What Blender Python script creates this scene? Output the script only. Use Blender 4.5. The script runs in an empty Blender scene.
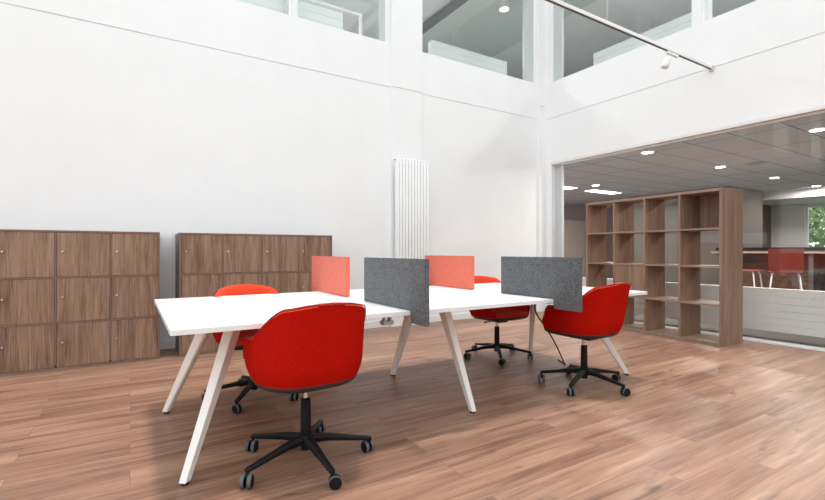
import bpy, bmesh, math, random
from mathutils import Vector, Matrix
random.seed(7)
D = bpy.data
COL = bpy.context.scene.collection
PI = math.pi

# ------------------------------------------------------------------ materials
def newmat(name):
    m = D.materials.new(name); m.use_nodes = True
    nt = m.node_tree; b = nt.nodes['Principled BSDF']
    return m, nt, b

def plain(name, rgb, rough=0.5, metal=0.0, spec=0.5, noise=0.0, nscale=40, bump=0.0):
    m, nt, b = newmat(name)
    b.inputs['Base Color'].default_value = (*rgb, 1)
    b.inputs['Roughness'].default_value = rough
    b.inputs['Metallic'].default_value = metal
    b.inputs['Specular IOR Level'].default_value = spec
    tc = nt.nodes.new('ShaderNodeTexCoord')
    n = nt.nodes.new('ShaderNodeTexNoise'); n.inputs['Scale'].default_value = nscale
    n.inputs['Detail'].default_value = 4
    nt.links.new(tc.outputs['Object'], n.inputs['Vector'])
    r = nt.nodes.new('ShaderNodeValToRGB')
    k = max(noise, 0.01)
    r.color_ramp.elements[0].position = .3; r.color_ramp.elements[1].position = .7
    r.color_ramp.elements[0].color = (*[c*(1-k) for c in rgb], 1)
    r.color_ramp.elements[1].color = (*[min(1, c*(1+k)) for c in rgb], 1)
    nt.links.new(n.outputs['Fac'], r.inputs['Fac'])
    nt.links.new(r.outputs['Color'], b.inputs['Base Color'])
    if bump:
        bp = nt.nodes.new('ShaderNodeBump'); bp.inputs['Strength'].default_value = bump
        bp.inputs['Distance'].default_value = 0.002
        nt.links.new(n.outputs['Fac'], bp.inputs['Height'])
        nt.links.new(bp.outputs['Normal'], b.inputs['Normal'])
    return m

def wood(name, dark, mid, light, axis='Z', scale=1.0, rough=.5, spec=.35):
    """grain runs along the given object axis"""
    m, nt, b = newmat(name)
    N = nt.nodes; L = nt.links
    tc = N.new('ShaderNodeTexCoord'); oi = N.new('ShaderNodeObjectInfo')
    mul = N.new('ShaderNodeMath'); mul.operation = 'MULTIPLY'; mul.inputs[1].default_value = 37.0
    L.new(oi.outputs['Random'], mul.inputs[0])
    comb = N.new('ShaderNodeCombineXYZ')
    for i in range(3): L.new(mul.outputs[0], comb.inputs[i])
    add = N.new('ShaderNodeVectorMath'); add.operation = 'ADD'
    L.new(tc.outputs['Object'], add.inputs[0]); L.new(comb.outputs[0], add.inputs[1])
    mp = N.new('ShaderNodeMapping')
    s = [14*scale]*3; s[{'X': 0, 'Y': 1, 'Z': 2}[axis]] = 1.0*scale
    mp.inputs['Scale'].default_value = s
    L.new(add.outputs[0], mp.inputs['Vector'])
    n1 = N.new('ShaderNodeTexNoise'); n1.inputs['Scale'].default_value = 1.0; n1.inputs['Detail'].default_value = 5
    n1.inputs['Roughness'].default_value = .6; n1.inputs['Distortion'].default_value = .6
    L.new(mp.outputs[0], n1.inputs['Vector'])
    mp2 = N.new('ShaderNodeMapping')
    s2 = [130*scale]*3; s2[{'X': 0, 'Y': 1, 'Z': 2}[axis]] = 5.0*scale
    mp2.inputs['Scale'].default_value = s2
    L.new(add.outputs[0], mp2.inputs['Vector'])
    n2 = N.new('ShaderNodeTexNoise'); n2.inputs['Scale'].default_value = 1.0; n2.inputs['Detail'].default_value = 3
    L.new(mp2.outputs[0], n2.inputs['Vector'])
    mix = N.new('ShaderNodeMix'); mix.data_type = 'FLOAT'; mix.inputs[0].default_value = .42
    L.new(n1.outputs['Fac'], mix.inputs[2]); L.new(n2.outputs['Fac'], mix.inputs[3])
    r = N.new('ShaderNodeValToRGB'); e = r.color_ramp.elements
    e[0].position = .34; e[0].color = (*dark, 1); e[1].position = .66; e[1].color = (*light, 1)
    x = e.new(.5); x.color = (*mid, 1)
    L.new(mix.outputs[0], r.inputs['Fac']); L.new(r.outputs['Color'], b.inputs['Base Color'])
    b.inputs['Roughness'].default_value = rough; b.inputs['Specular IOR Level'].default_value = spec
    return m

def floor_material():
    m, nt, b = newmat('laminate_floor'); N = nt.nodes; L = nt.links
    tc = N.new('ShaderNodeTexCoord')
    br = N.new('ShaderNodeTexBrick')
    br.inputs['Scale'].default_value = 1.0; br.inputs['Brick Width'].default_value = 1.38
    br.inputs['Row Height'].default_value = .193; br.inputs['Mortar Size'].default_value = .0012
    br.inputs['Mortar Smooth'].default_value = 0.1; br.offset = .37; br.offset_frequency = 2
    br.inputs['Color1'].default_value = (0, 0, 0, 1); br.inputs['Color2'].default_value = (1, 1, 1, 1)
    br.inputs['Mortar'].default_value = (.5, .5, .5, 1)
    L.new(tc.outputs['Object'], br.inputs['Vector'])
    bw = N.new('ShaderNodeRGBToBW'); L.new(br.outputs['Color'], bw.inputs[0])
    off = N.new('ShaderNodeMath'); off.operation = 'MULTIPLY'; off.inputs[1].default_value = 23.0
    L.new(bw.outputs[0], off.inputs[0])
    cb = N.new('ShaderNodeCombineXYZ')
    for i in range(3): L.new(off.outputs[0], cb.inputs[i])
    add = N.new('ShaderNodeVectorMath'); add.operation = 'ADD'
    L.new(tc.outputs['Object'], add.inputs[0]); L.new(cb.outputs[0], add.inputs[1])
    def nz(sc, detail, dist=0.0):
        mp = N.new('ShaderNodeMapping'); mp.inputs['Scale'].default_value = sc
        L.new(add.outputs[0], mp.inputs['Vector'])
        n = N.new('ShaderNodeTexNoise'); n.inputs['Scale'].default_value = 1
        n.inputs['Detail'].default_value = detail; n.inputs['Distortion'].default_value = dist
        L.new(mp.outputs[0], n.inputs['Vector']); return n
    a = nz((1.0, 16, 1), 7, .8); c = nz((5, 95, 1), 3, .4); k = nz((3.2, 13, 1), 2, .5)
    mix = N.new('ShaderNodeMix'); mix.data_type = 'FLOAT'; mix.inputs[0].default_value = .27
    L.new(a.outputs['Fac'], mix.inputs[2]); L.new(c.outputs['Fac'], mix.inputs[3])
    mix2 = N.new('ShaderNodeMix'); mix2.data_type = 'FLOAT'; mix2.inputs[0].default_value = .12
    L.new(mix.outputs[0], mix2.inputs[2]); L.new(bw.outputs[0], mix2.inputs[3])
    r = N.new('ShaderNodeValToRGB'); e = r.color_ramp.elements
    e[0].position = .30; e[0].color = (*FL[0], 1)
    e[1].position = .70; e[1].color = (*FL[3], 1)
    x = e.new(.44); x.color = (*FL[1], 1)
    x = e.new(.56); x.color = (*FL[2], 1)
    L.new(mix2.outputs[0], r.inputs['Fac'])
    kr = N.new('ShaderNodeValToRGB'); kr.color_ramp.elements[0].position = .24; kr.color_ramp.elements[1].position = .36
    kr.color_ramp.elements[0].color = (.42, .40, .42, 1); kr.color_ramp.elements[1].color = (1, 1, 1, 1)
    L.new(k.outputs['Fac'], kr.inputs['Fac'])
    mm = N.new('ShaderNodeMix'); mm.data_type = 'RGBA'; mm.blend_type = 'MULTIPLY'; mm.inputs[0].default_value = .8
    L.new(r.outputs['Color'], mm.inputs[6]); L.new(kr.outputs['Color'], mm.inputs[7])
    m3 = N.new('ShaderNodeMix'); m3.data_type = 'RGBA'; m3.blend_type = 'MULTIPLY'
    L.new(br.outputs['Fac'], m3.inputs[0]); L.new(mm.outputs[2], m3.inputs[6]); m3.inputs[7].default_value = (.6, .55, .5, 1)
    L.new(m3.outputs[2], b.inputs['Base Color'])
    b.inputs['Roughness'].default_value = .42; b.inputs['Specular IOR Level'].default_value = .35
    return m
FL = [(.120, .060, .040), (.238, .125, .081), (.325, .182, .120), (.44, .268, .186)]

def glass(name, tint=(.9, .93, .92), ior=1.5, gain=1.0):
    m = D.materials.new(name); m.use_nodes = True; nt = m.node_tree; nt.nodes.clear()
    N = nt.nodes; L = nt.links
    out = N.new('ShaderNodeOutputMaterial'); mx = N.new('ShaderNodeMixShader')
    tr = N.new('ShaderNodeBsdfTransparent'); tr.inputs[0].default_value = (*tint, 1)
    gl = N.new('ShaderNodeBsdfGlossy'); gl.inputs['Roughness'].default_value = 0.0
    fr = N.new('ShaderNodeFresnel'); fr.inputs[0].default_value = ior
    mu = N.new('ShaderNodeMath'); mu.operation = 'MULTIPLY'; mu.inputs[1].default_value = gain; mu.use_clamp = True
    ge = N.new('ShaderNodeNewGeometry'); iv = N.new('ShaderNodeMath'); iv.operation = 'SUBTRACT'; iv.inputs[0].default_value = 1.0
    L.new(ge.outputs['Backfacing'], iv.inputs[1])
    m2 = N.new('ShaderNodeMath'); m2.operation = 'MULTIPLY'
    L.new(fr.outputs[0], mu.inputs[0]); L.new(mu.outputs[0], m2.inputs[0]); L.new(iv.outputs[0], m2.inputs[1]); L.new(m2.outputs[0], mx.inputs[0])
    L.new(tr.outputs[0], mx.inputs[1]); L.new(gl.outputs[0], mx.inputs[2]); L.new(mx.outputs[0], out.inputs[0])
    return m

def emit(name, rgb, s):
    m, nt, b = newmat(name)
    b.inputs['Base Color'].default_value = (*rgb, 1)
    b.inputs['Emission Color'].default_value = (*rgb, 1); b.inputs['Emission Strength'].default_value = s
    return m

def felt(name, rgb, rgb2):
    m, nt, b = newmat(name); N = nt.nodes; L = nt.links
    tc = N.new('ShaderNodeTexCoord')
    n = N.new('ShaderNodeTexNoise'); n.inputs['Scale'].default_value = 120; n.inputs['Detail'].default_value = 3
    L.new(tc.outputs['Object'], n.inputs['Vector'])
    r = N.new('ShaderNodeValToRGB'); r.color_ramp.elements[0].position = .35; r.color_ramp.elements[1].position = .65
    r.color_ramp.elements[0].color = (*rgb, 1); r.color_ramp.elements[1].color = (*rgb2, 1)
    L.new(n.outputs['Fac'], r.inputs['Fac']); L.new(r.outputs['Color'], b.inputs['Base Color'])
    b.inputs['Roughness'].default_value = .95; b.inputs['Specular IOR Level'].default_value = .1
    b.inputs['Sheen Weight'].default_value = .15
    return m

def ceiling_tiles():
    m, nt, b = newmat('ceiling_tiles'); N = nt.nodes; L = nt.links
    tc = N.new('ShaderNodeTexCoord')
    br = N.new('ShaderNodeTexBrick'); br.offset = 0
    br.inputs['Scale'].default_value = 1; br.inputs['Brick Width'].default_value = 1.25; br.inputs['Row Height'].default_value = .62
    br.inputs['Mortar Size'].default_value = .012
    br.inputs['Color1'].default_value = (.76, .76, .77, 1); br.inputs['Color2'].default_value = (.72, .72, .73, 1)
    br.inputs['Mortar'].default_value = (.24, .24, .25, 1)
    L.new(tc.outputs['Object'], br.inputs['Vector']); L.new(br.outputs['Color'], b.inputs['Base Color'])
    b.inputs['Roughness'].default_value = .9
    return m

M = {}
M['wall'] = plain('white_paint', (.87, .87, .87), .7, spec=.2, noise=.012, nscale=3)
M['white'] = plain('white_gloss_paint', (.86, .86, .85), .4, noise=.01)
M['desk'] = plain('white_laminate', (.80, .80, .80), .33, noise=.008, nscale=6)
M['legwhite'] = plain('cream_powder_coat', (.84, .80, .75), .4, noise=.01)
M['floor'] = floor_material()
M['walnut'] = wood('walnut_vertical', (.115, .058, .036), (.265, .152, .100), (.38, .240, .165), 'Z')
M['walnut_edge'] = wood('walnut_edge', (.17, .10, .078), (.215, .13, .10), (.26, .165, .13), 'Z')
M['walnut_h'] = wood('walnut_across', (.23, .15, .11), (.31, .21, .16), (.39, .27, .21), 'Y')
M['walnut_v'] = wood('walnut_upright', (.18, .105, .070), (.29, .182, .127), (.38, .25, .18), 'Z')
M['walnut_dark'] = wood('walnut_gap', (.10, .055, .040), (.13, .075, .055), (.16, .09, .07), 'Z')
M['taupe'] = plain('taupe_panel', (.13, .115, .10), .7, noise=.03)
M['beige_panel'] = plain('beige_wood_panel', (.34, .26, .21), .6, noise=.05)
M['redwall'] = plain('terracotta_paint', (.42, .14, .11), .8)
M['bar_wood'] = wood('bar_wood', (.07, .035, .025), (.12, .06, .042), (.17, .09, .06), 'Y')
M['tan_edge'] = plain('tan_laminate', (.42, .34, .27), .5)
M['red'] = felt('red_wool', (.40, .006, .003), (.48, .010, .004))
M['red'].node_tree.nodes['Principled BSDF'].inputs['Sheen Weight'].default_value = 0
M['red'].node_tree.nodes['Principled BSDF'].inputs['Specular IOR Level'].default_value = .04
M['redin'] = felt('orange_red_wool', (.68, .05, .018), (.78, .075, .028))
M['redplastic'] = plain('red_plastic', (.24, .025, .012), .5)
M['seatred'] = felt('red_wool_seat', (.60, .03, .01), (.70, .045, .015))
M['coral'] = felt('coral_felt', (.62, .125, .085), (.76, .20, .135))
M['grey'] = felt('grey_felt', (.07, .072, .076), (.165, .17, .178))
M['black'] = plain('black_plastic', (.008, .008, .009), .5, spec=.18, noise=.05)
M['brownblack'] = plain('dark_brown_plastic', (.035, .024, .022), .5)
M['wheelgrey'] = plain('grey_rubber', (.11, .112, .12), .6, spec=.2)
M['chrome'] = plain('chrome', (.62, .58, .54), .22, metal=1)
M['steel'] = plain('brushed_steel', (.70, .68, .64), .35, metal=1)
M['alu'] = plain('grey_aluminium', (.55, .57, .58), .45, noise=.01)
M['frame_beige'] = plain('beige_frame', (.80, .78, .76), .5)
M['rad'] = plain('radiator_enamel', (.88, .89, .88), .4)
M['glass'] = glass('clear_glass', (.975, .975, .97), 1.5, 2.0)
M['glass_up'] = glass('green_glass', (.94, .958, .95), 1.5, 2.2)
M['ceil'] = ceiling_tiles()
M['ceil_up'] = plain('upper_ceiling', (.80, .80, .80), .9)
M['ceil_reflect'] = plain('ceiling_reflection_grey', (.60, .65, .63), .9)  # greenish grey paints the dark reflection on the panes into this ceiling
M['darkgrey'] = plain('dark_grey', (.12, .12, .125), .7)
M['carpet'] = plain('grey_carpet', (.16, .13, .12), .95, noise=.1, nscale=80)
M['lamp'] = emit('lamp_glow', (1, .95, .88), 12)
M['lamp_up'] = emit('lamp_cool', (1, 1, .98), 6)
M['leaf'] = plain('leaves', (.16, .28, .07), .8, noise=.5, nscale=5)
M['bark'] = plain('bark', (.12, .09, .06), .9, noise=.2)
M['grass'] = plain('grass', (.12, .2, .06), .95, noise=.3, nscale=2)
M['cable'] = plain('black_cable', (.012, .012, .012), .5)

# ------------------------------------------------------------------ helpers
def bx(bm, x0, x1, y0, y1, z0, z1, bev=0.0, seg=2, rot=None):
    r = bmesh.ops.create_cube(bm, size=1)
    vs = r['verts']
    cx, cy, cz = (x0+x1)/2, (y0+y1)/2, (z0+z1)/2
    for v in vs:
        v.co = Vector((v.co.x*(x1-x0)+cx, v.co.y*(y1-y0)+cy, v.co.z*(z1-z0)+cz))
    if bev:
        es = set(e for v in vs for e in v.link_edges)
        bmesh.ops.bevel(bm, geom=list(es), offset=bev, segments=seg, affect='EDGES', profile=.5)
    return bm

def tube(bm, pts, rad, n=10, cap=True):
    """round tube through the points; rad a number or one per point"""
    pts = [Vector(p) for p in pts]
    rads = rad if isinstance(rad, (list, tuple)) else [rad]*len(pts)
    rings = []; up = None
    for i, p in enumerate(pts):
        if i == 0: t = pts[1]-pts[0]
        elif i == len(pts)-1: t = pts[-1]-pts[-2]
        else: t = (pts[i+1]-pts[i]).normalized()+(pts[i]-pts[i-1]).normalized()
        t.normalize()
        if up is None:
            a = Vector((0, 0, 1)) if abs(t.z) < .9 else Vector((1, 0, 0))
            up = (a-t*a.dot(t)).normalized()
        else:
            up = (up-t*up.dot(t)).normalized()
        s = t.cross(up)
        rings.append([bm.verts.new(p+(up*math.cos(2*PI*k/n)+s*math.sin(2*PI*k/n))*rads[i]) for k in range(n)])
    for a, b in zip(rings, rings[1:]):
        for k in range(n):
            bm.faces.new((a[k], a[(k+1) % n], b[(k+1) % n], b[k]))
    if cap:
        bm.faces.new(rings[0][::-1]); bm.faces.new(rings[-1])
    return bm

def lathe(bm, prof, n=24, c=(0, 0, 0), axis='Z'):
    """prof: list of (radius, height)"""
    def P(r, h, a):
        if axis == 'Z': return Vector((c[0]+r*math.cos(a), c[1]+r*math.sin(a), c[2]+h))
        if axis == 'X': return Vector((c[0]+h, c[1]+r*math.cos(a), c[2]+r*math.sin(a)))
        return Vector((c[0]+r*math.cos(a), c[1]+h, c[2]+r*math.sin(a)))
    rings = [[bm.verts.new(P(r, h, 2*PI*k/n)) for k in range(n)] for r, h in prof]
    for a, b in zip(rings, rings[1:]):
        for k in range(n):
            bm.faces.new((a[k], a[(k+1) % n], b[(k+1) % n], b[k]))
    bm.faces.new(rings[0][::-1]); bm.faces.new(rings[-1])
    return bm

def loft4(bm, secs, bev=0.0):
    """secs: list of lists of 4+ points, joined into a closed solid"""
    rings = [[bm.verts.new(Vector(p)) for p in s] for s in secs]
    n = len(rings[0])
    for a, b in zip(rings, rings[1:]):
        for k in range(n):
            bm.faces.new((a[k], a[(k+1) % n], b[(k+1) % n], b[k]))
    bm.faces.new(rings[0][::-1]); bm.faces.new(rings[-1])
    if bev:
        bmesh.ops.bevel(bm, geom=bm.edges[:], offset=bev, segments=2, affect='EDGES')
    return bm

def obj(name, bm, mat, parent=None, smooth=None, loc=None):
    bmesh.ops.recalc_face_normals(bm, faces=bm.faces[:])
    me = D.meshes.new(name); bm.to_mesh(me); bm.free()
    o = D.objects.new(name, me); COL.objects.link(o)
    me.materials.append(mat)
    if smooth:
        me.polygons.foreach_set('use_smooth', [True]*len(me.polygons))
        me.set_sharp_from_angle(angle=math.radians(smooth))
    if parent: o.parent = parent
    if loc: o.location = loc
    return o

def NB(): return bmesh.new()
def B(*a, **k): return bx(bmesh.new(), *a, **k)

def thing(name, label, cat, loc=(0, 0, 0), rz=0, group=None):
    o = D.objects.new(name, None); COL.objects.link(o)
    o.empty_display_size = .1
    o.location = loc; o.rotation_euler = (0, 0, rz)
    o['label'] = label; o['category'] = cat
    if group: o['group'] = group
    return o
def tag(o, label, cat, group=None):
    o['label'] = label; o['category'] = cat
    if group: o['group'] = group
    return o
def struct(name, bm, m, parent=None, smooth=None):
    o = obj(name, bm, m, parent, smooth)
    if not parent: o['kind'] = 'structure'
    return o
def dup(root, loc, rz, label, group=None):
    def rec(o, par):
        c = o.copy(); COL.objects.link(c)
        if par: c.parent = par
        for ch in [q for q in allobs if q.parent == o]: rec(ch, c)
        return c
    allobs = list(D.objects)
    r = rec(root, None)
    r.location = loc; r.rotation_euler = (0, 0, rz); r['label'] = label
    if group: r['group'] = group
    return r

# ------------------------------------------------------------------ setting
WY, WX = 5.8, 6.45           # left wall plane, right wall plane (inner faces)
YB, XB = -7.0, -9.0          # unseen sides of the atrium
ZT = 8.2
GZ = 3.49                    # panel joint height
SILL, HEAD = 4.135, 6.3
struct('floor', B(XB-.3, 18.0, YB-.3, 12.0, -.2, 0), M['floor'])

# left wall (runs along X at Y=5.8), lower panels, joint, parapet, upper piers
def wall_x(name, x0, x1, y0, y1, z0, z1): return struct(name, B(x0, x1, y0, y1, z0, z1), M['wall'])
bm = NB()
bx(bm, XB-.3, WX+.3, WY, WY+.3, 0, GZ-.008)
bx(bm, XB-.3, WX+.3, WY+.015, WY+.3, GZ-.008, GZ+.008)
bx(bm, XB-.3, WX+.3, WY, WY+.3, GZ+.008, SILL)
up_x = [(3.77, 6.235), (1.83, 3.185), (.50, 1.77), (-.85, .44), (-2.2, -.91), (-5.1, -3.1), (-8.0, -6.1)]
edges = sorted(up_x)
x = XB-.3
for a, b in edges:
    bx(bm, x, a, WY, WY+.3, SILL, HEAD); x = b
bx(bm, x, WX+.3, WY, WY+.3, SILL, HEAD)
bx(bm, XB-.3, WX+.3, WY, WY+.3, HEAD, ZT)
struct('wall_left', bm, M['wall'])
# shallow pilaster that carries the tall radiator
bm = NB()
bx(bm, 3.22, 3.745, WY-.045, WY-.0005, 0, GZ-.008)
bx(bm, 3.22, 3.745, WY-.03, WY-.0005, GZ-.008, GZ+.008)
bx(bm, 3.22, 3.745, WY-.045, WY-.0005, GZ+.008, ZT)
struct('trim_1', bm, M['wall'])
# narrow corner pier
bm = NB(); bx(bm, 6.29, WX-.0005, WY-.05, WY-.0005, 0, ZT)
struct('trim_2', bm, M['wall'])
# right wall
OY0, OY1, OH = -2.0, 5.62, 2.70
bm = NB()
bx(bm, WX, WX+.3, OY1, WY+.3, 0, OH)
bx(bm, WX, WX+.3, YB-.3, OY0, 0, OH)
bx(bm, WX, WX+.3, YB-.3, WY+.3, OH, GZ-.008)
bx(bm, WX+.015, WX+.3, YB-.3, WY+.3, GZ-.008, GZ+.008)
bx(bm, WX, WX+.3, YB-.3, WY+.3, GZ+.008, SILL)
up_y = [(3.20, 5.63), (.67, 3.10), (-1.86, .57), (-5.0, -2.6)]
y = YB-.3
for a, b in sorted(up_y):
    bx(bm, WX, WX+.3, y, a, SILL, HEAD); y = b
bx(bm, WX, WX+.3, y, WY+.3, SILL, HEAD)
bx(bm, WX, WX+.3, YB-.3, WY+.3, HEAD, ZT)
struct('wall_right', bm, M['wall'])
# unseen sides
bm = NB()
bx(bm, XB-.3, WX+.3, YB-.3, YB, 0, .3); bx(bm, XB-.3, WX+.3, YB-.3, YB, 7.4, ZT)
for a, b in ((XB-.3, XB+.5), (-5.0, -4.6), (-.6, -.2), (3.6, 4.0), (6.0, WX+.3)): bx(bm, a, b, YB-.3, YB, .3, 7.4)
struct('wall_back', bm, M['wall'])
bm = NB()
for a, b in ((XB+.5, -5.0), (-4.6, -.6), (-.2, 3.6), (4.0, 6.0)):
    for zz in (.3, 2.6, 4.9, 7.34): bx(bm, a, b, YB-.12, YB-.06, zz, zz+.06)
    for xx in (a, (a+b)/2-.03, b-.06): bx(bm, xx, xx+.06, YB-.12, YB-.06, .36, 7.34)
wf = struct('window_22', bm, M['alu'])  # glazing added on this unseen side to bring in more daylight
for a, b in ((XB+.56, -5.06), (-4.54, -.66), (-.14, 3.54), (4.06, 5.94)):
    struct('glass_pane', B(a, b, YB-.10, YB-.09, .36, 7.34), M['glass'], wf)
struct('pavement_south', B(XB-.31, 40, -40, YB-.31, -.3, -.02), plain('pale_paving_south', (.35, .35, .34), .9, noise=.1, nscale=1))
bm = NB()
bx(bm, XB-.3, XB, YB, WY, 0, .3); bx(bm, XB-.3, XB, YB, WY, 7.4, ZT)
for a, b in ((YB, YB+.5), (-2.9, -2.5), (1.5, 1.9), (5.3, WY)): bx(bm, XB-.3, XB, a, b, .3, 7.4)
struct('wall_far_left', bm, M['wall'])
bm = NB()
for a, b in ((YB+.5, -2.9), (-2.5, 1.5), (1.9, 5.3)):
    for zz in (.3, 2.6, 4.9, 7.34): bx(bm, XB-.12, XB-.06, a, b, zz, zz+.06)
    for yy in (a, (a+b)/2-.03, b-.06): bx(bm, XB-.12, XB-.06, yy, yy+.06, .36, 7.34)
wf = struct('window_21', bm, M['alu'])
for a, b in ((YB+.56, -2.96), (-2.44, 1.44), (1.96, 5.24)):
    struct('glass_pane', B(XB-.10, XB-.09, a, b, .36, 7.34), M['glass'], wf)
struct('pavement', B(-40, XB-.31, -40, 40, -.3, -.02), plain('pale_paving', (.35, .35, .34), .9, noise=.1, nscale=1))
# baseboard
struct('baseboard_left', B(XB, 6.29, WY-.014, WY, 0, .095, bev=.003), M['white'])

# ceiling of the atrium: a white roof round a big square of daylight
SK = (-4.4, 4.2, -4.2, 3.6)

bm = NB()
for k in range(-4, 4): bx(bm, k*2.0-.05, k*2.0+.05, YB, WY, ZT-.12, ZT)
for k in range(-3, 3): bx(bm, XB, WX, k*2.2-.03, k*2.2+.03, ZT, ZT+.08)
struct('trim_6', bm, M['white'])

# ---- ground floor glazing in the right wall
fr = struct('window_1', B(WX+.10, WX+.16, OY1-.14, OY1, .0, OH), M['alu'])
bm = NB()
bx(bm, WX-.01, WX+.10, OY0, OY1+.02, OH-.045, OH+.0)
bx(bm, WX+.07, WX+.12, OY0, OY1-.14, OH-.07, OH-.045)
struct('head_frame', bm, M['frame_beige'], fr)
struct('sill_track', B(WX-.02, WX+.14, OY0, OY1-.14, 0, .018, bev=.003), M['white'], fr)
ys = [OY1-.14, 4.21, 2.78, 1.35, -.1, OY0]
for a, b in zip(ys, ys[1:]):
    struct('glass_pane', B(WX+.10, WX+.112, b+.003, a-.003, .018, OH-.045), M['glass'], fr)

# ---- upper windows
def upwin(name, horiz, a, b, seams, jamb=None):
    f = NB(); g = []
    w = .03
    def add(bm, s0, s1, z0, z1, t0, t1):
        if horiz: bx(bm, s0, s1, WY+t0, WY+t1, z0, z1)
        else: bx(bm, WX+t0, WX+t1, s0, s1, z0, z1)
    add(f, a, a+w, SILL, HEAD, .02, .08); add(f, b-w, b, SILL, HEAD, .02, .08)
    add(f, a+w, b-w, HEAD-w, HEAD, .02, .08); add(f, a+w, b-w, SILL, SILL+.012, .02, .08)
    fo = struct(name, f, M['white'])
    if jamb:
        q = NB(); add(q, jamb[0], jamb[1], SILL+.012, HEAD-w, .025, .075); struct('grey_jamb', q, M['alu'], fo)
    pts = [a+w]+seams+[b-w]
    for s0, s1 in zip(pts, pts[1:]):
        q = NB(); add(q, s0+.003, s1-.003, SILL+.012, HEAD-w, .045, .055)
        struct('glass_pane', q, M['glass_up'], fo)
n = 2
for a, b in up_x:
    seams = [5.05] if a > 3.5 else []
    upwin('window_%d' % n, True, a, b, seams, (b-.26, b-.03) if a > 3.5 else ((b-.12, b-.03) if a > 1.8 else None)); n += 1
for a, b in up_y:
    seams = [4.2] if a > 3 else []
    upwin('window_%d' % n, False, a, b, seams, (b-.22, b-.03) if a > 3 else None); n += 1

# ---- rooms behind the walls (upper gallery and ground-floor office)
bm = NB()
bx(bm, WX+.3, 18, YB-.3, 12, 3.05, 3.55)
bx(bm, XB-.3, WX+.3, WY+.3, 12, 3.05, 3.55)
struct('floor_upper', bm, plain('pale_carpet', (.50, .51, .50), .95, noise=.05))
struct('floor_office', B(WX+.31, 18, YB, 12, .0005, .004), plain('office_carpet', (.10, .092, .088), .95, noise=.1, nscale=60))
bm = NB()
bx(bm, XB-.3, 5.7, WY+.3, 12, HEAD, HEAD+.2)
bx(bm, 8.2, 18, YB-.3, 12, HEAD, HEAD+.2)
struct('ceiling_upper', bm, M['ceil_up'])
bm = NB()
bx(bm, 5.7, 8.2, WY+.3, 12, HEAD-.02, HEAD+.2)
bx(bm, WX+.3, 8.2, YB-.3, WY+.3, HEAD-.02, HEAD+.2)
struct('ceiling_gallery', bm, M['ceil_reflect'])
struct('trim_3', B(5.66, 5.78, WY+.31, 11.98, HEAD-.16, HEAD-.021), M['darkgrey'])
struct('wall_upper_north', B(XB-.3, 18, 12, 12.2, 3.05, HEAD+.2), M['taupe'])
struct('wall_upper_inner', B(12.0, 12.15, YB, 12, 3.56, HEAD-.001), plain('upper_wall_grey', (.32, .33, .34), .8))
# ground floor office
CZ = 2.77
struct('ceiling', B(WX+.3, 18, YB-.3, 12, CZ, 3.045), M['ceil'])
struct('wall_office_north', B(WX+.3, 18, 11.0, 11.2, 0, CZ), M['redwall'])
struct('wall_office_side', B(WX+.31, WX+.45, WY+.3, 11.0, 0, CZ), M['wall'])
bm = NB()
X1 = 17.5
bx(bm, X1, X1+.25, 5.45, 11, 0, CZ); bx(bm, X1, X1+.25, YB, 1.0, 0, CZ)
bx(bm, X1, X1+.25, 1.0, 5.45, 0, .95); bx(bm, X1, X1+.25, 1.0, 5.45, 2.5, CZ)
struct('wall_office_far', bm, M['wall'])
struct('wall_office_south', B(WX+.3, X1, YB-.2, YB, 0, CZ), M['wall'])
bm = NB()
for yy in (1.0, 3.2, 5.39): bx(bm, X1+.08, X1+.14, yy, yy+.06, .95, 2.5)
bx(bm, X1+.08, X1+.14, 1.06, 5.39, .95, 1.01); bx(bm, X1+.08, X1+.14, 1.06, 5.39, 2.44, 2.5)
fw = struct('window_20', bm, M['white'])
for a, b in ((1.06, 3.2), (3.26, 5.39)):
    struct('glass_pane', B(X1+.10, X1+.11, a, b, 1.01, 2.44), M['glass'], fw)
struct('ground', B(18.01, 60, -30, 50, -.3, -.05), M['grass'])
struct('wall_office_core', B(13.0, 15.0, 5.6, 8.4, .005, CZ-.002), M['taupe'])
# taupe column block by the far window
bm = NB(); bx(bm, 15.9, 17.49, 6.3, 7.25, .002, CZ-.002)
struct('trim_4', bm, M['taupe'])
bm = NB(); bx(bm, 15.4, 17.49, 1.0, 6.28, CZ-.22, CZ-.002)
struct('trim_5', bm, M['wall'])

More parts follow.
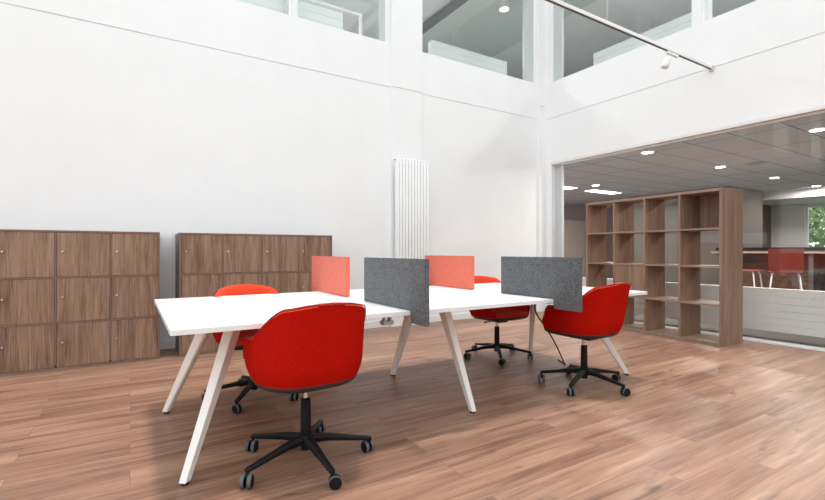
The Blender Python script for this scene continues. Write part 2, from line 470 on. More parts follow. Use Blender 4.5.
# ------------------------------------------------------------------ lockers
def lockers(x0, label, group):
    LW, LH, LD = .4225, 1.292, .495
    t = thing('locker_bank', label, 'lockers', (x0, 5.30, 0), group=group)
    W = 4*LW
    bm = NB()
    bx(bm, 0, .016, .0, LD, 0, LH, bev=.001); bx(bm, W-.016, W, .0, LD, 0, LH, bev=.001)
    for i in range(1, 4): bx(bm, i*LW-.005, i*LW+.005, .0, LD-.01, .04, LH-.02)
    obj('carcass', bm, M['walnut_edge'], t)
    bm = NB()
    bx(bm, .016, W-.016, .0, LD, LH-.018, LH)
    bx(bm, .016, W-.016, .0, LD, .0, .022)
    for zz in (.432, .853): 
        for i in range(4): bx(bm, i*LW+(.016 if i == 0 else .005), (i+1)*LW-(.016 if i == 3 else .005), .0, LD-.01, zz-.007, zz+.007)
    obj('shelf_edge', bm, M['walnut_edge'], t)
    obj('back_panel', B(.016, W-.016, LD-.01, LD, .022, LH-.018), M['walnut_dark'], t)
    rows = [(.022, .425), (.439, .846), (.860, LH-.018)]
    for i in range(4):
        a = i*LW+(.016 if i == 0 else .005); b = (i+1)*LW-(.016 if i == 3 else .005)
        for z0, z1 in rows:
            d = obj('door', B(0, b-a-.005, .004, .022, 0, z1-z0-.005, bev=.001), M['walnut'], t, loc=(a+.0025, 0, z0+.0025))
            bm = NB(); lathe(bm, [(.0075, 0), (.010, -.004), (.010, -.016), (.007, -.020)], 12, (.045, .006, (z1-z0)*.56), 'Y')
            obj('lock_knob', bm, M['steel'], d, smooth=40)
    return t
lockers(.26-1.69, 'walnut locker bank at the left edge of the photo, against the white wall', None)
lockers(.437, 'walnut locker bank behind the desk\'s left end, half hidden by its tabletop and partition', None)

# ------------------------------------------------------------------ bench desk
DX0, DX1, DY0, DY1, DZ = .15, 3.80, 2.26, 3.78, .75
dk = thing('bench_desk', 'long white bench desk with slanting cream legs in the middle of the wood floor', 'desk', ((DX0+DX1)/2, (DY0+DY1)/2, 0))
ox, oy = (DX0+DX1)/2, (DY0+DY1)/2
obj('tabletop', B(DX0-ox, DX1-ox, DY0-oy, DY1-oy, DZ-.026, DZ, bev=.0015), M['desk'], dk)
def leg(fx, fy, tx, ty):
    bm = NB(); secs = []
    z0, z1 = .012, DZ-.05
    out = Vector((tx-fx, ty-fy, 0)).normalized()      # lean direction
    side = Vector((-out.y, out.x, 0))
    for f in (0, .5, 1):
        w = .022+(.046-.022)*f; th = .018+(.030-.018)*f
        c = Vector((fx+(tx-fx)*f-ox, fy+(ty-fy)*f-oy, z0+(z1-z0)*f))
        secs.append([c+out*w+side*th*.55, c+out*w*.75+side*th, c-out*w+side*th, c-out*w-side*th, c+out*w*.75-side*th, c+out*w-side*th*.55])
    loft4(bm, secs, .002)
    l = obj('leg', bm, M['legwhite'], dk)
    bm = NB(); lathe(bm, [(.016, 0), (.018, .004), (.018, .012)], 14, (fx-ox, fy-oy, 0))
    obj('foot_glide', bm, M['black'], l)
LEGS = [(.22, 2.385, .50, 2.68), (.21, 3.50, .46, 3.19), (1.98, 2.41, 1.98, 2.76), (1.97, 3.49, 1.97, 3.14), (3.75, 2.42, 3.50, 2.74), (3.68, 3.50, 3.42, 3.20)]
for L_ in LEGS: leg(*L_)
for xx in (.48, 1.98, 3.47):
    obj('cross_beam', B(xx-.035-ox, xx+.035-ox, 2.64-oy, 3.26-oy, DZ-.055, DZ-.0265, bev=.002), M['legwhite'], dk)
for yy in (2.80, 3.12):
    for a, b in ((.495, 1.945), (2.015, 3.465)):
        obj('rail', B(a-ox, b-ox, yy-.02-oy, yy+.02-oy, DZ-.056, DZ-.0265), M['legwhite'], dk)
obj('cable_flap', B(.66-ox, .94-ox, 2.94-oy, 3.04-oy, DZ, DZ+.004, bev=.001), M['white'], dk)
obj('cable_flap', B(3.0-ox, 3.28-ox, 2.94-oy, 3.04-oy, DZ, DZ+.004, bev=.001), M['white'], dk)
# cable tray bracket and sockets under the top
bm = NB()
bx(bm, 1.36-ox, 1.46-ox, 2.55-oy, 2.62-oy, DZ-.045, DZ-.0265); bx(bm, 1.385-ox, 1.40-ox, 2.57-oy, 2.60-oy, DZ-.11, DZ-.045)
bx(bm, 1.425-ox, 1.44-ox, 2.57-oy, 2.60-oy, DZ-.11, DZ-.045); bx(bm, 1.375-ox, 1.45-ox, 2.56-oy, 2.61-oy, DZ-.125, DZ-.10)
obj('clamp_bracket', bm, M['alu'], dk)

def partition(X, front, mat, label, sh=0):
    t = .014
    t0 = thing('desk_partition', label, 'desk partition', (X, 3.03, 0))
    if front: ya, yb, yh = 2.10-sh, 2.88-sh, DY0-.004
    else: ya, yb, yh = 3.96, 3.18, DY1+.004
    s = 1 if yb > ya else -1
    prof = [(ya, .680), (ya, 1.055), (yb, 1.055), (yb, DZ+.002), (yh, DZ+.002), (yh, .680)]
    bm = NB()
    A = [bm.verts.new((-t, p[0]-3.03, p[1])) for p in prof]; C_ = [bm.verts.new((t, p[0]-3.03, p[1])) for p in prof]
    bm.faces.new(A); bm.faces.new(C_[::-1])
    for i in range(6):
        j = (i+1) % 6; bm.faces.new((A[i], A[j], C_[j], C_[i]))
    bmesh.ops.bevel(bm, geom=bm.edges[:], offset=.003, segments=2, affect='EDGES')
    obj('felt_panel', bm, mat, t0)
    bm = NB(); bx(bm, -.03, .03, yh-3.03-(.0 if s < 0 else -.03), yh-3.03+(.03 if s > 0 else 0)-(.03 if s < 0 else -.03), DZ-.036, DZ-.028)
    obj('mounting_clamp', bm, M['alu'], t0)
partition(1.405, True, M['grey'], 'grey felt partition nearer the camera, right beside the near red chair\'s back')
partition(1.405, False, M['coral'], 'coral felt partition further left, in front of the second locker bank')
partition(2.625, True, M['grey'], 'grey felt partition further right, partly overlapping the right-hand red chair', .07)
partition(2.625, False, M['coral'], 'coral felt partition just right of the tall white radiator')

# cables
bm = NB(); pts = []
P0 = [(2.60, 2.45, .719), (2.75, 2.58, .60), (3.05, 2.70, .38), (3.30, 2.82, .19), (3.50, 2.93, .03), (3.56, 2.97, .0075), (3.62, 3.10, .0075)]
def smooth_pts(P, k=6):
    out = []
    P = [Vector(p) for p in P]
    for i in range(len(P)-1):
        a = P[max(i-1, 0)]; b = P[i]; c = P[i+1]; d = P[min(i+2, len(P)-1)]
        for j in range(k):
            t = j/k
            out.append(.5*((2*b)+(-a+c)*t+(2*a-5*b+4*c-d)*t*t+(-a+3*b-3*c+d)*t**3))
    out.append(P[-1]); return out
tube(bm, smooth_pts(P0), .0065, 8)
bmesh.ops.translate(bm, verts=bm.verts[:], vec=(-ox+.03, -oy, 0))
cb = obj('power_cable', bm, M['cable'], dk, 60); cb['label'] = 'black cable hanging to the floor'

# ------------------------------------------------------------------ chairs
def chair_path(u):
    """plan of the shell rim: u in -1..1 from left arm front round the back to right arm front; chair faces +Y"""
    W, R, YF, YBK = .287, .21, .215, -.235
    # segments: straight arm, corner arc, back (slightly curved)
    L1 = YF-(YBK+R); L2 = R*PI/2; L3 = W-R
    T = L1+L2+L3; s = (1-abs(u))*T; sg = -1 if u < 0 else 1
    if s < L1:
        x, y = W-.03*(1-s/L1)**2, YF-s; n = (1, 0)
    elif s < L1+L2:
        a = (s-L1)/R; x, y = W-R+R*math.cos(a), YBK+R-R*math.sin(a); n = (math.cos(a), -math.sin(a))
    else:
        x, y = W-R-(s-L1-L2), YBK; n = (0, -1)
    y -= .02*max(0, 1-(x/W)**2)*(1 if y < 0 else 0)
    return sg*x, y, sg*n[0], n[1]
def smooth01(t): t = max(0, min(1, t)); return t*t*(3-2*t)
def chair_grid(NU, NV, zb, off, vmin=0.0):
    rows = []
    for j in range(NV+1):
        v = vmin+(1-vmin)*j/NV; row = []
        for i in range(NU+1):
            u = -1+2*i/NU
            x, y, nx, ny = chair_path(u)
            au = abs(u)
            ztop = .672+(.828-.672)*(1-smooth01((au-.31)/.27))
            ztop += .02*(1-smooth01((au-.5)/.35))-.010*smooth01((au-.5)/.5)
            ztop += .010*(1-smooth01(au/.3))-.014*smooth01((au-.16)/.18)*(1-smooth01((au-.36)/.2))
            e = smooth01((au-.86)/.14)
            ztop -= .13*e**2.2
            z = zb+(ztop-zb)*v
            # tuck in towards the bottom, lean out towards the top of the back
            zz = (z-.42)
            tuck = -.042*max(0, 1-zz/.13)**2.0
            lean = .075*max(0, zz/.44)**1.1*(1-smooth01((au-.1)/.5))+.012*max(0, zz/.3)*(1 if au > .5 else au*2)
            side = .010*max(0, zz/.3)*min(1, au*2)
            lean = .085*max(0, zz/.44)**1.1*(1-smooth01((au-.15)/.5))
            o = tuck+off
            row.append(Vector((x+nx*(o+side), y+ny*o-lean, z)))
        rows.append(row)
    return rows
def make_chair(label):
    t = thing('office_chair', label, 'office chair', group='red swivel chairs around the bench desk')
    NU, NV = 56, 14
    bm = NB()
    outer = [[bm.verts.new(p) for p in r] for r in chair_grid(NU, NV, .450, 0.0)]
    inner = [[bm.verts.new(p) for p in r] for r in chair_grid(NU, NV, .450, -.034)]
    for G in (outer, inner):
        for j in range(NV):
            for i in range(NU):
                bm.faces.new((G[j][i], G[j][i+1], G[j+1][i+1], G[j+1][i]))
    for i in range(NU):
        bm.faces.new((outer[NV][i], outer[NV][i+1], inner[NV][i+1], inner[NV][i]))
        bm.faces.new((outer[0][i], outer[0][i+1], inner[0][i+1], inner[0][i]))
    for i in (0, NU):
        for j in range(NV):
            bm.faces.new((outer[j][i], outer[j+1][i], inner[j+1][i], inner[j][i]))
    es = [e for e in bm.edges if any(e.verts[0] is outer[NV][k] or e.verts[0] is inner[NV][k] for k in range(NU+1)) and (e.verts[0] in outer[NV] and e.verts[1] in outer[NV] or e.verts[0] in inner[NV] and e.verts[1] in inner[NV])]
    bmesh.ops.bevel(bm, geom=es, offset=.013, segments=3, affect='EDGES')
    sh = obj('backrest_shell', bm, M['red'], t, smooth=50)
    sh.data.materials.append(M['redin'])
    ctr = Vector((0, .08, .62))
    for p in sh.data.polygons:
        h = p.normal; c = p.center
        if (ctr-c).dot(Vector((h.x, h.y, 0))) > .02 or h.z > .5: p.material_index = 1  # inner lining, plus upward rim faces: top light painted into the colour
    # piping along the rim
    bm = NB(); top = chair_grid(NU, 1, .450, .001)[1]
    tube(bm, [p+Vector((0, 0, -.006)) for p in top], .0035, 6)
    obj('piping', bm, plain('dark_red_piping', (.25, .012, .006), .8) if 'dark_red_piping' not in D.materials else D.materials['dark_red_piping'], sh, smooth=60)
    # seat cushion: outline of the inner shell closed by a curved front
    def outline(z, off):
        g = chair_grid(40, 1, z, off)[0]
        f = [Vector((x_, .215+.045*(1-(x_/.25)**2)+0*off, z)) for x_ in [.22-.44*k/10 for k in range(0, 11)]]
        return g[::-1] and [p for p in g]+f
    bm = NB(); rings = []
    for z, k in ((.462, -.036), (.485, -.036), (.500, -.045), (.506, -.07)):
        o = outline(z, 0 if False else k)
        if z > .49:
            o = [Vector((p.x*(.97 if z < .505 else .9), (p.y)*(.97 if z < .505 else .9), p.z)) for p in o]
        rings.append([bm.verts.new(p) for p in o])
    n = len(rings[0])
    for a, b in zip(rings, rings[1:]):
        for k in range(n): bm.faces.new((a[k], a[(k+1) % n], b[(k+1) % n], b[k]))
    bm.faces.new(rings[-1]); bm.faces.new(rings[0][::-1])
    obj('seat_cushion', bm, M['seatred'], t, smooth=50)
    # dark plastic pan under shell and seat
    def ring(z, s, off=0.0):
        g = chair_grid(40, 1, .450, off)[0]
        f = [Vector((x_, .215+.05*(1-(x_/.25)**2), .425)) for x_ in [.225-.45*k/10 for k in range(0, 11)]]
        return [Vector((p.x*s, p.y*s, z)) for p in g+f]
    bm = NB(); rings = [[bm.verts.new(p) for p in ring(z, s, o)] for z, s, o in ((.459, 1, .003), (.450, 1, .003), (.436, .975, 0), (.424, .90, 0), (.416, .75, 0), (.412, .4, 0))]
    n = len(rings[0])
    for a, b in zip(rings, rings[1:]):
        for k in range(n): bm.faces.new((a[k], a[(k+1) % n], b[(k+1) % n], b[k]))
    bm.faces.new(rings[0]); bm.faces.new(rings[-1][::-1])
    obj('seat_pan', bm, M['brownblack'], t, smooth=40)
    # mechanism, column
    bm = NB(); bx(bm, -.06, .06, -.09, .10, .382, .413, bev=.006)
    me = obj('tilt_mechanism', bm, M['black'], t)
    bm = NB(); tube(bm, [(.06, .03, .397), (.15, .04, .395), (.21, .05, .397)], [.005, .005, .009], 8)
    obj('lever', bm, M['black'], me, smooth=60)
    bm = NB(); lathe(bm, [(.014, .325), (.014, .383)], 20); obj('gas_piston', bm, M['chrome'], t, smooth=40)
    bm = NB(); lathe(bm, [(.026, .06), (.028, .075), (.027, .20), (.025, .325), (.020, .329)], 24); obj('gas_column', bm, M['black'], t, smooth=40)
    bm = NB(); lathe(bm, [(.034, .088), (.044, .100), (.046, .132), (.036, .142)], 24); obj('hub', bm, M['black'], t, smooth=40)
    for k in range(5):
        a = math.radians(-90+72*k); d = Vector((math.cos(a), math.sin(a), 0)); s = Vector((-d.y, d.x, 0))
        bm = NB(); secs = []
        for r, z, w, h in ((.035, .116, .026, .020), (.12, .112, .022, .016), (.22, .096, .0185, .012), (.338, .078, .015, .0095), (.349, .077, .009, .007)):
            c = d*r+Vector((0, 0, z))
            secs.append([c+s*w*.55+Vector((0, 0, h)), c+s*w+Vector((0, 0, h*.3)), c+s*w*.8-Vector((0, 0, h)), c-s*w*.8-Vector((0, 0, h)), c-s*w+Vector((0, 0, h*.3)), c-s*w*.55+Vector((0, 0, h))])
        loft4(bm, secs); obj('base_leg', bm, M['black'], t, smooth=35)
        # twin-wheel castor, swivelled a little
        ca = a+math.radians([70, 115, 60, 100, 40][k]); wd = Vector((math.cos(ca), math.sin(ca), 0)); wa = Vector((-wd.y, wd.x, 0))
        c0 = d*.338; cw = c0+wd*.014
        bm = NB(); tube(bm, [c0+Vector((0, 0, .070)), c0+Vector((0, 0, .052))], .008, 10)
        tube(bm, [c0+Vector((0, 0, .058)), cw+Vector((0, 0, .046)), cw+Vector((0, 0, .030))], [.011, .012, .009], 10)
        cst = obj('castor', bm, M['black'], t, smooth=50)
        for sg in (-1, 1):
            bm = NB(); R = .031
            cc = cw+wa*sg*.017+Vector((0, 0, R))
            prof = [(.020, -.010), (.029, -.009), (R, -.005), (R, .005), (.029, .009), (.020, .010)]
            rings = [[bm.verts.new(cc+wa*h+(wd*math.cos(2*PI*q/20)+Vector((0, 0, 1))*math.sin(2*PI*q/20))*r) for q in range(20)] for r, h in prof]
            for A, Bq in zip(rings, rings[1:]):
                for q in range(20): bm.faces.new((A[q], A[(q+1) % 20], Bq[(q+1) % 20], Bq[q]))
            bm.faces.new(rings[0][::-1]); bm.faces.new(rings[-1])
            wh = obj('wheel', bm, M['wheelgrey'], cst, smooth=40)
            # black hub cap let into the outer side, same object's second material
            wh.data.materials.append(M['black'])
            for p in wh.data.polygons:
                if abs(p.normal.dot(wa)) > .95: p.material_index = 1
    return t
c1 = make_chair('red office chair nearest the camera, its back turned, at the desk\'s near left')
c1.location = (.785, 2.325, 0); c1.rotation_euler = (0, 0, math.radians(2))
dup(c1, (3.165, 2.42, 0), math.radians(3), 'red office chair at the desk\'s near right, seen from the side')
q4 = dup(c1, (.80, 3.545, 0), math.radians(183), 'red office chair on the desk\'s far side at the left, before the lockers')
q2 = dup(c1, (3.24, 3.545, 0), math.radians(180), 'red office chair on the desk\'s far side at the right, seen below the tabletop')

q2.scale.z = q4.scale.z = .965
# ------------------------------------------------------------------ bookcase
def bookcase():
    a = -math.radians(5.2)
    t = thing('bookcase', 'tall open walnut bookcase of sixteen compartments standing before the glass wall', 'bookcase', (5.765, 2.545, 0), a)
    # local: y runs away along the front (0..W), x is depth (0..Dp)
    W, Hh, Dp, T, th = 1.975, 1.83, .42, .032, .022
    obj('side_panel', B(0, Dp, 0, T, 0, Hh, bev=.001), M['walnut_v'], t)
    obj('side_panel', B(0, Dp, W-T, W, 0, Hh, bev=.001), M['walnut_v'], t)
    obj('top_panel', B(0, Dp, T, W-T, Hh-T, Hh, bev=.001), M['walnut_h'], t)
    obj('bottom_panel', B(0, Dp, T, W-T, 0, T, bev=.001), M['walnut_h'], t)
    ih = (Hh-2*T-3*th)/4; iw = (W-2*T-3*th)/4
    for k in range(1, 4):
        y0 = T+k*iw+(k-1)*th
        obj('upright', B(.001, Dp-.001, y0, y0+th, T, Hh-T), M['walnut_v'], t)
    for r in range(1, 4):
        z0 = T+r*ih+(r-1)*th
        for c in range(4):
            y0 = T+c*(iw+th)
            obj('shelf', B(.002, Dp-.002, y0, y0+iw, z0, z0+th), M['walnut_h'], t)
    # closed back in the near top compartment, panel door in the third compartment up from... second column
    z0 = T+3*(ih+th); obj('back_panel', B(Dp-.015, Dp-.003, T, T+iw, z0, z0+ih), M['walnut_v'], t)
    z0 = T+1*(ih+th); y0 = T+2*(iw+th)
    obj('door', B(.012, .030, y0+.002, y0+iw-.002, z0+.002, z0+ih-.002), M['walnut_v'], t)
bookcase()

# ------------------------------------------------------------------ radiators
def tall_radiator():
    x0, x1, y, z0, z1 = 3.235, 3.80, 5.66, .35, 2.44
    t = thing('tall_radiator', 'tall white column radiator mounted on the wall behind the desk', 'radiator', ((x0+x1)/2, y, z0))
    w = x1-x0; n = 11
    for k in range(n):
        xc = -w/2+w*(k+.5)/n
        bm = NB(); bx(bm, xc-.021, xc+.021, -.03, .03, 0, z1-z0, bev=.011, seg=3)
        obj('column_tube', bm, M['rad'], t, smooth=40)
    for zz in (.04, z1-z0-.07):
        obj('header_pipe', B(-w/2+.005, w/2-.005, -.015, .015, zz, zz+.03), M['rad'], t)
    for zz in (.3, z1-z0-.3):
        obj('wall_bracket', B(-.03, .03, .03, .094, zz, zz+.05), M['rad'], t)
    bm = NB(); lathe(bm, [(.012, -.03), (.012, 0)], 12, (-w/2, 0, z1-z0-.03), 'X')
    obj('air_vent', bm, M['steel'], t, smooth=40)
tall_radiator()

def low_radiator(name, label, p0, p1, z0, h, leg=0.0, nl=6, deep=.10):
    """flat panel radiator with horizontal joints from p0 to p1"""
    d = Vector((p1[0]-p0[0], p1[1]-p0[1], 0)); L_ = d.length
    t = thing(name, label, 'radiator', (p0[0], p0[1], z0-leg), math.atan2(d.y, d.x))
    ph = h/nl
    bm = NB()
    for k in range(nl):
        for yy in (0, deep-.012):
            bx(bm, 0, L_, yy, yy+.012, leg+k*ph+.0015, leg+(k+1)*ph-.0015, bev=.0012, seg=1)
    bx(bm, .002, L_-.002, .012, deep-.012, leg+.004, leg+h-.02)
    obj('panel', bm, M['rad'], t)
    obj('top_grille', B(0, L_, 0, deep, leg+h, leg+h+.008), M['rad'], t)
    for s in (.004, L_-.004):
        pass
    if leg:
        for s in [L_*(k+.5)/max(1, round(L_/1.6)) for k in range(max(1, round(L_/1.6)))]:
            obj('foot', B(s-.02, s+.02, .03, .07, 0, leg, bev=.002), M['darkgrey'], t)
    return t
low_radiator('long_radiator', 'long low white panel radiator on short feet behind the glass wall', (6.77, 5.45), (6.77, -1.6), .10, .525, .10, 6)
low_radiator('panel_radiator', 'white panel radiator behind the upper window left of the corner', (5.84, 6.22), (4.17, 6.22), 4.01, .53, .45, 5)
low_radiator('panel_radiator', 'white panel radiator behind the upper window at the photo\'s top centre-left', (2.62, 6.22), (.6, 6.22), 4.01, .53, .45, 5)
low_radiator('panel_radiator', 'white panel radiator behind the upper window right of the corner', (6.88, 5.07), (6.88, 3.36), 4.01, .53, .45, 5)

# ------------------------------------------------------------------ light rail and spot
RY, RZ = 2.967, 3.47
t = thing('track_rail', 'white lighting track crossing the void to the right wall', 'light rail', (WX, RY, RZ))
bm = NB(); bx(bm, -5.4, -.03, -.018, .018, .0, .036, bev=.002)
obj('rail', bm, M['white'], t)
obj('rail_slot', B(-5.4, -.03, -.011, .011, -.005, -.0002), M['darkgrey'], t)
obj('wall_bracket', B(-.03, .0, -.025, .025, -.03, .045, bev=.004), M['alu'], t)
# suspension wires up to the roof
bm = NB()
for xx in (-2.2, -4.8): tube(bm, [(xx, 0, .036), (xx, 0, ZT-RZ-.02)], .0015, 6)
obj('suspension_wire', bm, M['steel'], t)
t = thing('spotlight', 'white spotlight hanging from the lighting track', 'spotlight', (5.40, RY, RZ-.006))
obj('adapter', B(-.02, .22, -.016, .016, -.030, 0, bev=.003), M['white'], t)
bm = NB(); tube(bm, [(.0, 0, -.03), (.0, 0, -.06)], .008, 10); obj('stem', bm, M['alu'], t, smooth=60)
bm = NB(); prof = [(.038, 0), (.044, .01), (.038, .10), (.026, .145), (.018, .15)]
lathe(bm, prof, 20)
bmesh.ops.rotate(bm, verts=bm.verts[:], cent=(0, 0, .145), matrix=Matrix.Rotation(math.radians(22), 3, Vector((.3, .95, 0))))
bmesh.ops.translate(bm, verts=bm.verts[:], vec=(.02, 0, -.205))
obj('lamp_head', bm, M['white'], t, smooth=40)
# little sensor on the corner pier
bm = NB(); lathe(bm, [(.022, 0), (.022, -.035), (.015, -.045)], 14, (0, 0, 0), 'Y')
tag(obj('wall_sensor', bm, M['white'], None, 40, (6.33, WY-.05, 3.74)), 'small white sensor on the wall near the room corner', 'sensor')

# ------------------------------------------------------------------ things in the ground-floor office
def downlight(x, y, label):
    t = thing('ceiling_downlight', label, 'ceiling light', (x, y, CZ), group='round ceiling lights behind the glass wall')
    bm = NB(); lathe(bm, [(.10, 0), (.10, -.008), (.092, -.012)], 28); obj('trim_ring', bm, M['white'], t, smooth=30)
    bm = NB(); lathe(bm, [(.085, -.012), (.085, -.016)], 28); obj('diffuser', bm, M['lamp'], t)
    return t
for i, (x, y) in enumerate([(7.4, 4.4), (9.9, 4.4), (12.4, 4.4), (14.9, 4.4)]):
    downlight(x, y, ['round ceiling light above the left part of the bookcase, behind the glass', 'round ceiling light above the bookcase\'s right end, behind the glass',
                     'round ceiling light just right of the bookcase, third in the row', 'round ceiling light above the far window, furthest in the row'][i])
downlight(10.0, 7.3, 'round ceiling light over the bookcase\'s far left end, above the bright strip')
downlight(8.0, 2.35, 'round ceiling light at the right edge of the photo, behind the glass')
for (x, y, lab) in [(9.4, 8.0, 'rectangular ceiling light panel at the far left behind the glass, next to the jamb'), (11.3, 8.0, 'rectangular ceiling light panel above the bookcase\'s left end')]:
    t = thing('ceiling_panel_light', lab, 'ceiling light', (x, y, CZ))
    obj('frame', B(-.62, .62, -.17, .17, -.012, 0), M['white'], t); obj('diffuser', B(-.6, .6, -.15, .15, -.016, -.012), M['lamp'], t)
t = thing('ceiling_vent', 'grey round ceiling vent between the round lights', 'vent', (10.1, 3.85, CZ))
bm = NB()
for r in (.06, .10, .14, .18): lathe(bm, [(r, 0), (r, -.012), (r-.02, -.006)], 28)
obj('vent_rings', bm, M['alu'], t)

# cupboard wall far left
t = thing('tall_cupboard', 'row of tall beige cupboards at the far left behind the glass', 'cupboard', (11.0, 10.3, 0))
obj('body', B(-2.2, 2.6, .03, .6, 0, 2.15), M['beige_panel'], t)
for k in range(10): obj('door', B(-2.19+.48*k, -2.19+.48*k+.47, .0, .025, .06, 2.13, bev=.003), M['beige_panel'], t)

# bar table
t = thing('bar_table', 'high bar table with brown wood panel and tan edge behind the glass', 'table', (9.6, 2.9, 0))
obj('tabletop', B(-.4, .4, -1.6, 1.35, 1.06, 1.09, bev=.002), M['tan_edge'], t)
obj('front_panel', B(-.02, .0, -1.55, 1.3, .72, 1.06), M['bar_wood'], t)
for yy in (-1.5, -.1, 1.25): obj('leg', B(-.35, .35, yy-.03, yy+.03, 0, 1.06), M['taupe'], t)
t = thing('sideboard', 'dark low sideboard with a red-brown front further back in the office', 'sideboard', (12.5, 4.3, 0))
obj('body', B(-.3, .3, -1.2, 1.2, 0, 1.12), M['bar_wood'], t); obj('top', B(-.32, .32, -1.22, 1.22, 1.12, 1.18), M['black'], t)
t = thing('meeting_table', 'grey meeting table standing low behind the bar stools', 'table', (11.3, 2.2, 0))
obj('tabletop', B(-.5, .5, -1.1, 1.1, .70, .74), M['alu'], t)
for sx in (-.4, .4):
    for sy in (-1, 1): obj('leg', B(sx-.03, sx+.03, sy-.03, sy+.03, 0, .70), M['alu'], t)

def stool(loc, rz, label, back=True):
    t = thing('bar_stool', label, 'bar stool', loc, rz, group='red bar stools at the high table')
    # faces +Y local; four splayed white legs
    bm = NB(); bx(bm, -.20, .20, -.19, .20, .765, .785, bev=.008); obj('seat', bm, M['redplastic'], t, smooth=40)
    if back:
        bm = NB(); rows = []
        for j in range(7):
            z = .785+.35*j/6; yb = -.185-.05*(j/6)
            rows.append([(x_*.21, yb-.03*(1-x_*x_)+.03, z) for x_ in [-1+2*i/10 for i in range(11)]])
        f = [[bm.verts.new(p) for p in r] for r in rows]; g = [[bm.verts.new((p[0], p[1]+.012, p[2])) for p in r] for r in rows]
        for G in (f, g):
            for j in range(6):
                for i in range(10): bm.faces.new((G[j][i], G[j][i+1], G[j+1][i+1], G[j+1][i]))
        for i in range(10):
            for j in (0, 6): bm.faces.new((f[j][i], f[j][i+1], g[j][i+1], g[j][i]))
        for j in range(6):
            for i in (0, 10): bm.faces.new((f[j][i], f[j+1][i], g[j+1][i], g[j][i]))
        obj('backrest', bm, M['redplastic'], t, smooth=50)
    for sx in (-1, 1):
        for sy in (-1, 1):
            bm = NB(); tube(bm, [(sx*.15, sy*.14, .766), (sx*.165, sy*.16, .72), (sx*.24, sy*.24, .008)], .011, 10)
            obj('leg', bm, M['white'], t, smooth=60)
    bm = NB(); q = .225; tube(bm, [(-q, -q, .2), (q, -q, .2), (q, q, .2), (-q, q, .2), (-q, -q, .2)], .008, 8); obj('foot_ring', bm, M['white'], t)
    return t
stool((8.62, 2.92, 0), -PI/2+.35, 'red bar stool with a square backrest at the high table behind the glass')
stool((8.75, 3.52, 0), -PI/2+.1, 'backless red bar stool close to the bookcase\'s right side, behind the glass', back=False)

# tree outside the far window
t = thing('garden_tree', 'green leafy tree outside the far window', 'tree', (24, 7.6, -.05))
bm = NB(); tube(bm, [(0, 0, 0), (.1, 0, 1.2), (0, .1, 2.6)], [.16, .12, .08], 10); obj('trunk', bm, M['bark'], t, smooth=60)
bm = NB()
for k in range(2600):
    a = random.uniform(0, 2*PI); r = 2.7*random.random()**.45; ph = random.uniform(-1, 1)
    c = Vector((r*math.cos(a)*math.sqrt(1-ph*ph), 1.3*r*math.sin(a)*math.sqrt(1-ph*ph), 2.2+r*ph*.85))
    s = random.uniform(.10, .2)
    d1 = Vector((random.gauss(0, 1), random.gauss(0, 1), random.gauss(0, 1))).normalized(); d2 = d1.orthogonal().normalized()
    bm.faces.new([bm.verts.new(c+d1*s), bm.verts.new(c+d2*s*.6), bm.verts.new(c-d1*s), bm.verts.new(c-d2*s*.6)])
me = D.meshes.new('foliage'); bm.to_mesh(me); bm.free(); o = D.objects.new('foliage', me); COL.objects.link(o); me.materials.append(M['leaf']); o.parent = t

# ------------------------------------------------------------------ upper gallery things
t = thing('pendant_downlight', 'round white ceiling lamp behind the upper window left of the corner', 'ceiling light', (6.6, 7.0, HEAD-.02))
bm = NB(); lathe(bm, [(.10, 0), (.10, -.16)], 28); obj('housing', bm, M['white'], t, smooth=30)
bm = NB(); lathe(bm, [(.09, -.16), (.09, -.165)], 28); obj('diffuser', bm, M['lamp_up'], t)
t = thing('inner_railing', 'white tubular rail and post behind the upper left window', 'railing', (3.0, 6.33, 3.55))
bm = NB(); bx(bm, -.02, .02, -.02, .02, 0, 1.15); obj('post', bm, M['white'], t)
bm = NB(); bx(bm, -3.0, .02, -.02, .02, 1.15, 1.18); obj('handrail', bm, M['white'], t)
t = thing('grey_cabinet', 'dark grey cabinet behind the upper right window', 'cabinet', (9.2, 5.2, 3.55))
obj('body', B(-.2, .2, -.6, .6, 0, 1.75), M['darkgrey'], t); obj('door', B(-.22, -.2, -.58, .58, .04, 1.72), M['darkgrey'], t)

# ------------------------------------------------------------------ light
W = D.worlds.new('sky'); bpy.context.scene.world = W; W.use_nodes = True
bg = W.node_tree.nodes['Background']; bg.inputs[0].default_value = (.885, .962, 1, 1); bg.inputs[1].default_value = 1.95

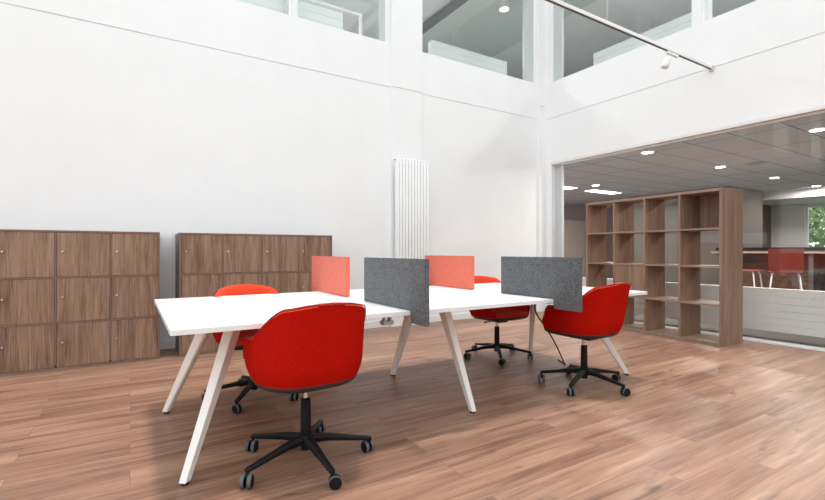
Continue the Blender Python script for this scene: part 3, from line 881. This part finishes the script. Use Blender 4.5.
def area(name, loc, size, power, rot=(0, 0, 0), col=(1, 1, 1), sy=None, spread=PI):
    l = D.lights.new(name, 'AREA'); l.energy = power; l.size = size; l.color = col; l.spread = spread
    if sy: l.shape = 'RECTANGLE'; l.size_y = sy
    o = D.objects.new(name, l); COL.objects.link(o); o.location = loc; o.rotation_euler = rot
    return o
sun = D.lights.new('sun', 'SUN'); sun.energy = 2.1; sun.angle = math.radians(6); sun.color = (1, .97, .93)
so = D.objects.new('sun', sun); COL.objects.link(so); so.rotation_euler = (math.radians(-4), math.radians(4), 0)
for (x, y) in [(7.4, 4.4), (9.9, 4.4), (12.4, 4.4), (14.9, 4.4), (10, 7.3), (8.0, 2.35)]:
    area('office_lamp', (x, y, CZ-.03), .22, 55, col=(1, .95, .88))
area('office_lamp', (9.4, 8.0, CZ-.03), 1.1, 50, col=(1, .95, .88), sy=.25)
area('office_lamp', (11.3, 8.0, CZ-.03), 1.1, 50, col=(1, .95, .88), sy=.25)
for x, y in ((6.6, 7.0), (4.0, 8.0), (1.0, 8.0), (-2.0, 8.0), (8.6, 4.6), (8.6, 2.0), (9.0, -1.0)):
    area('gallery_lamp_fill', (x, y, HEAD-.2), .18, 60)  # first under the ceiling lamp; the others added only to brighten the gallery

# ------------------------------------------------------------------ camera
cam = D.cameras.new('camera'); co = D.objects.new('camera', cam); COL.objects.link(co)
cam.sensor_width = 36; cam.lens = 36*454/825; cam.clip_start = .05; cam.clip_end = 200
cam.shift_y = 1/825
TH = math.atan2(282.5, 454)
# view direction has components sin(TH) along X, cos(TH) along Y
co.location = (0, 0, 1.1); co.rotation_euler = (PI/2, 0, -TH)
co.rotation_euler = (PI/2, 0, -math.atan2(math.sin(TH), math.cos(TH)))
sc = bpy.context.scene; sc.camera = co
sc.view_settings.view_transform = 'Standard'; sc.view_settings.look = 'None'
sc.view_settings.gamma = 1; sc.view_settings.use_curve_mapping = False; sc.view_settings.exposure = 0.12
sc.cycles.max_bounces = 12; sc.cycles.diffuse_bounces = 6; sc.cycles.transparent_max_bounces = 16
sc.cycles.use_denoising = True; sc.cycles.caustics_reflective = False
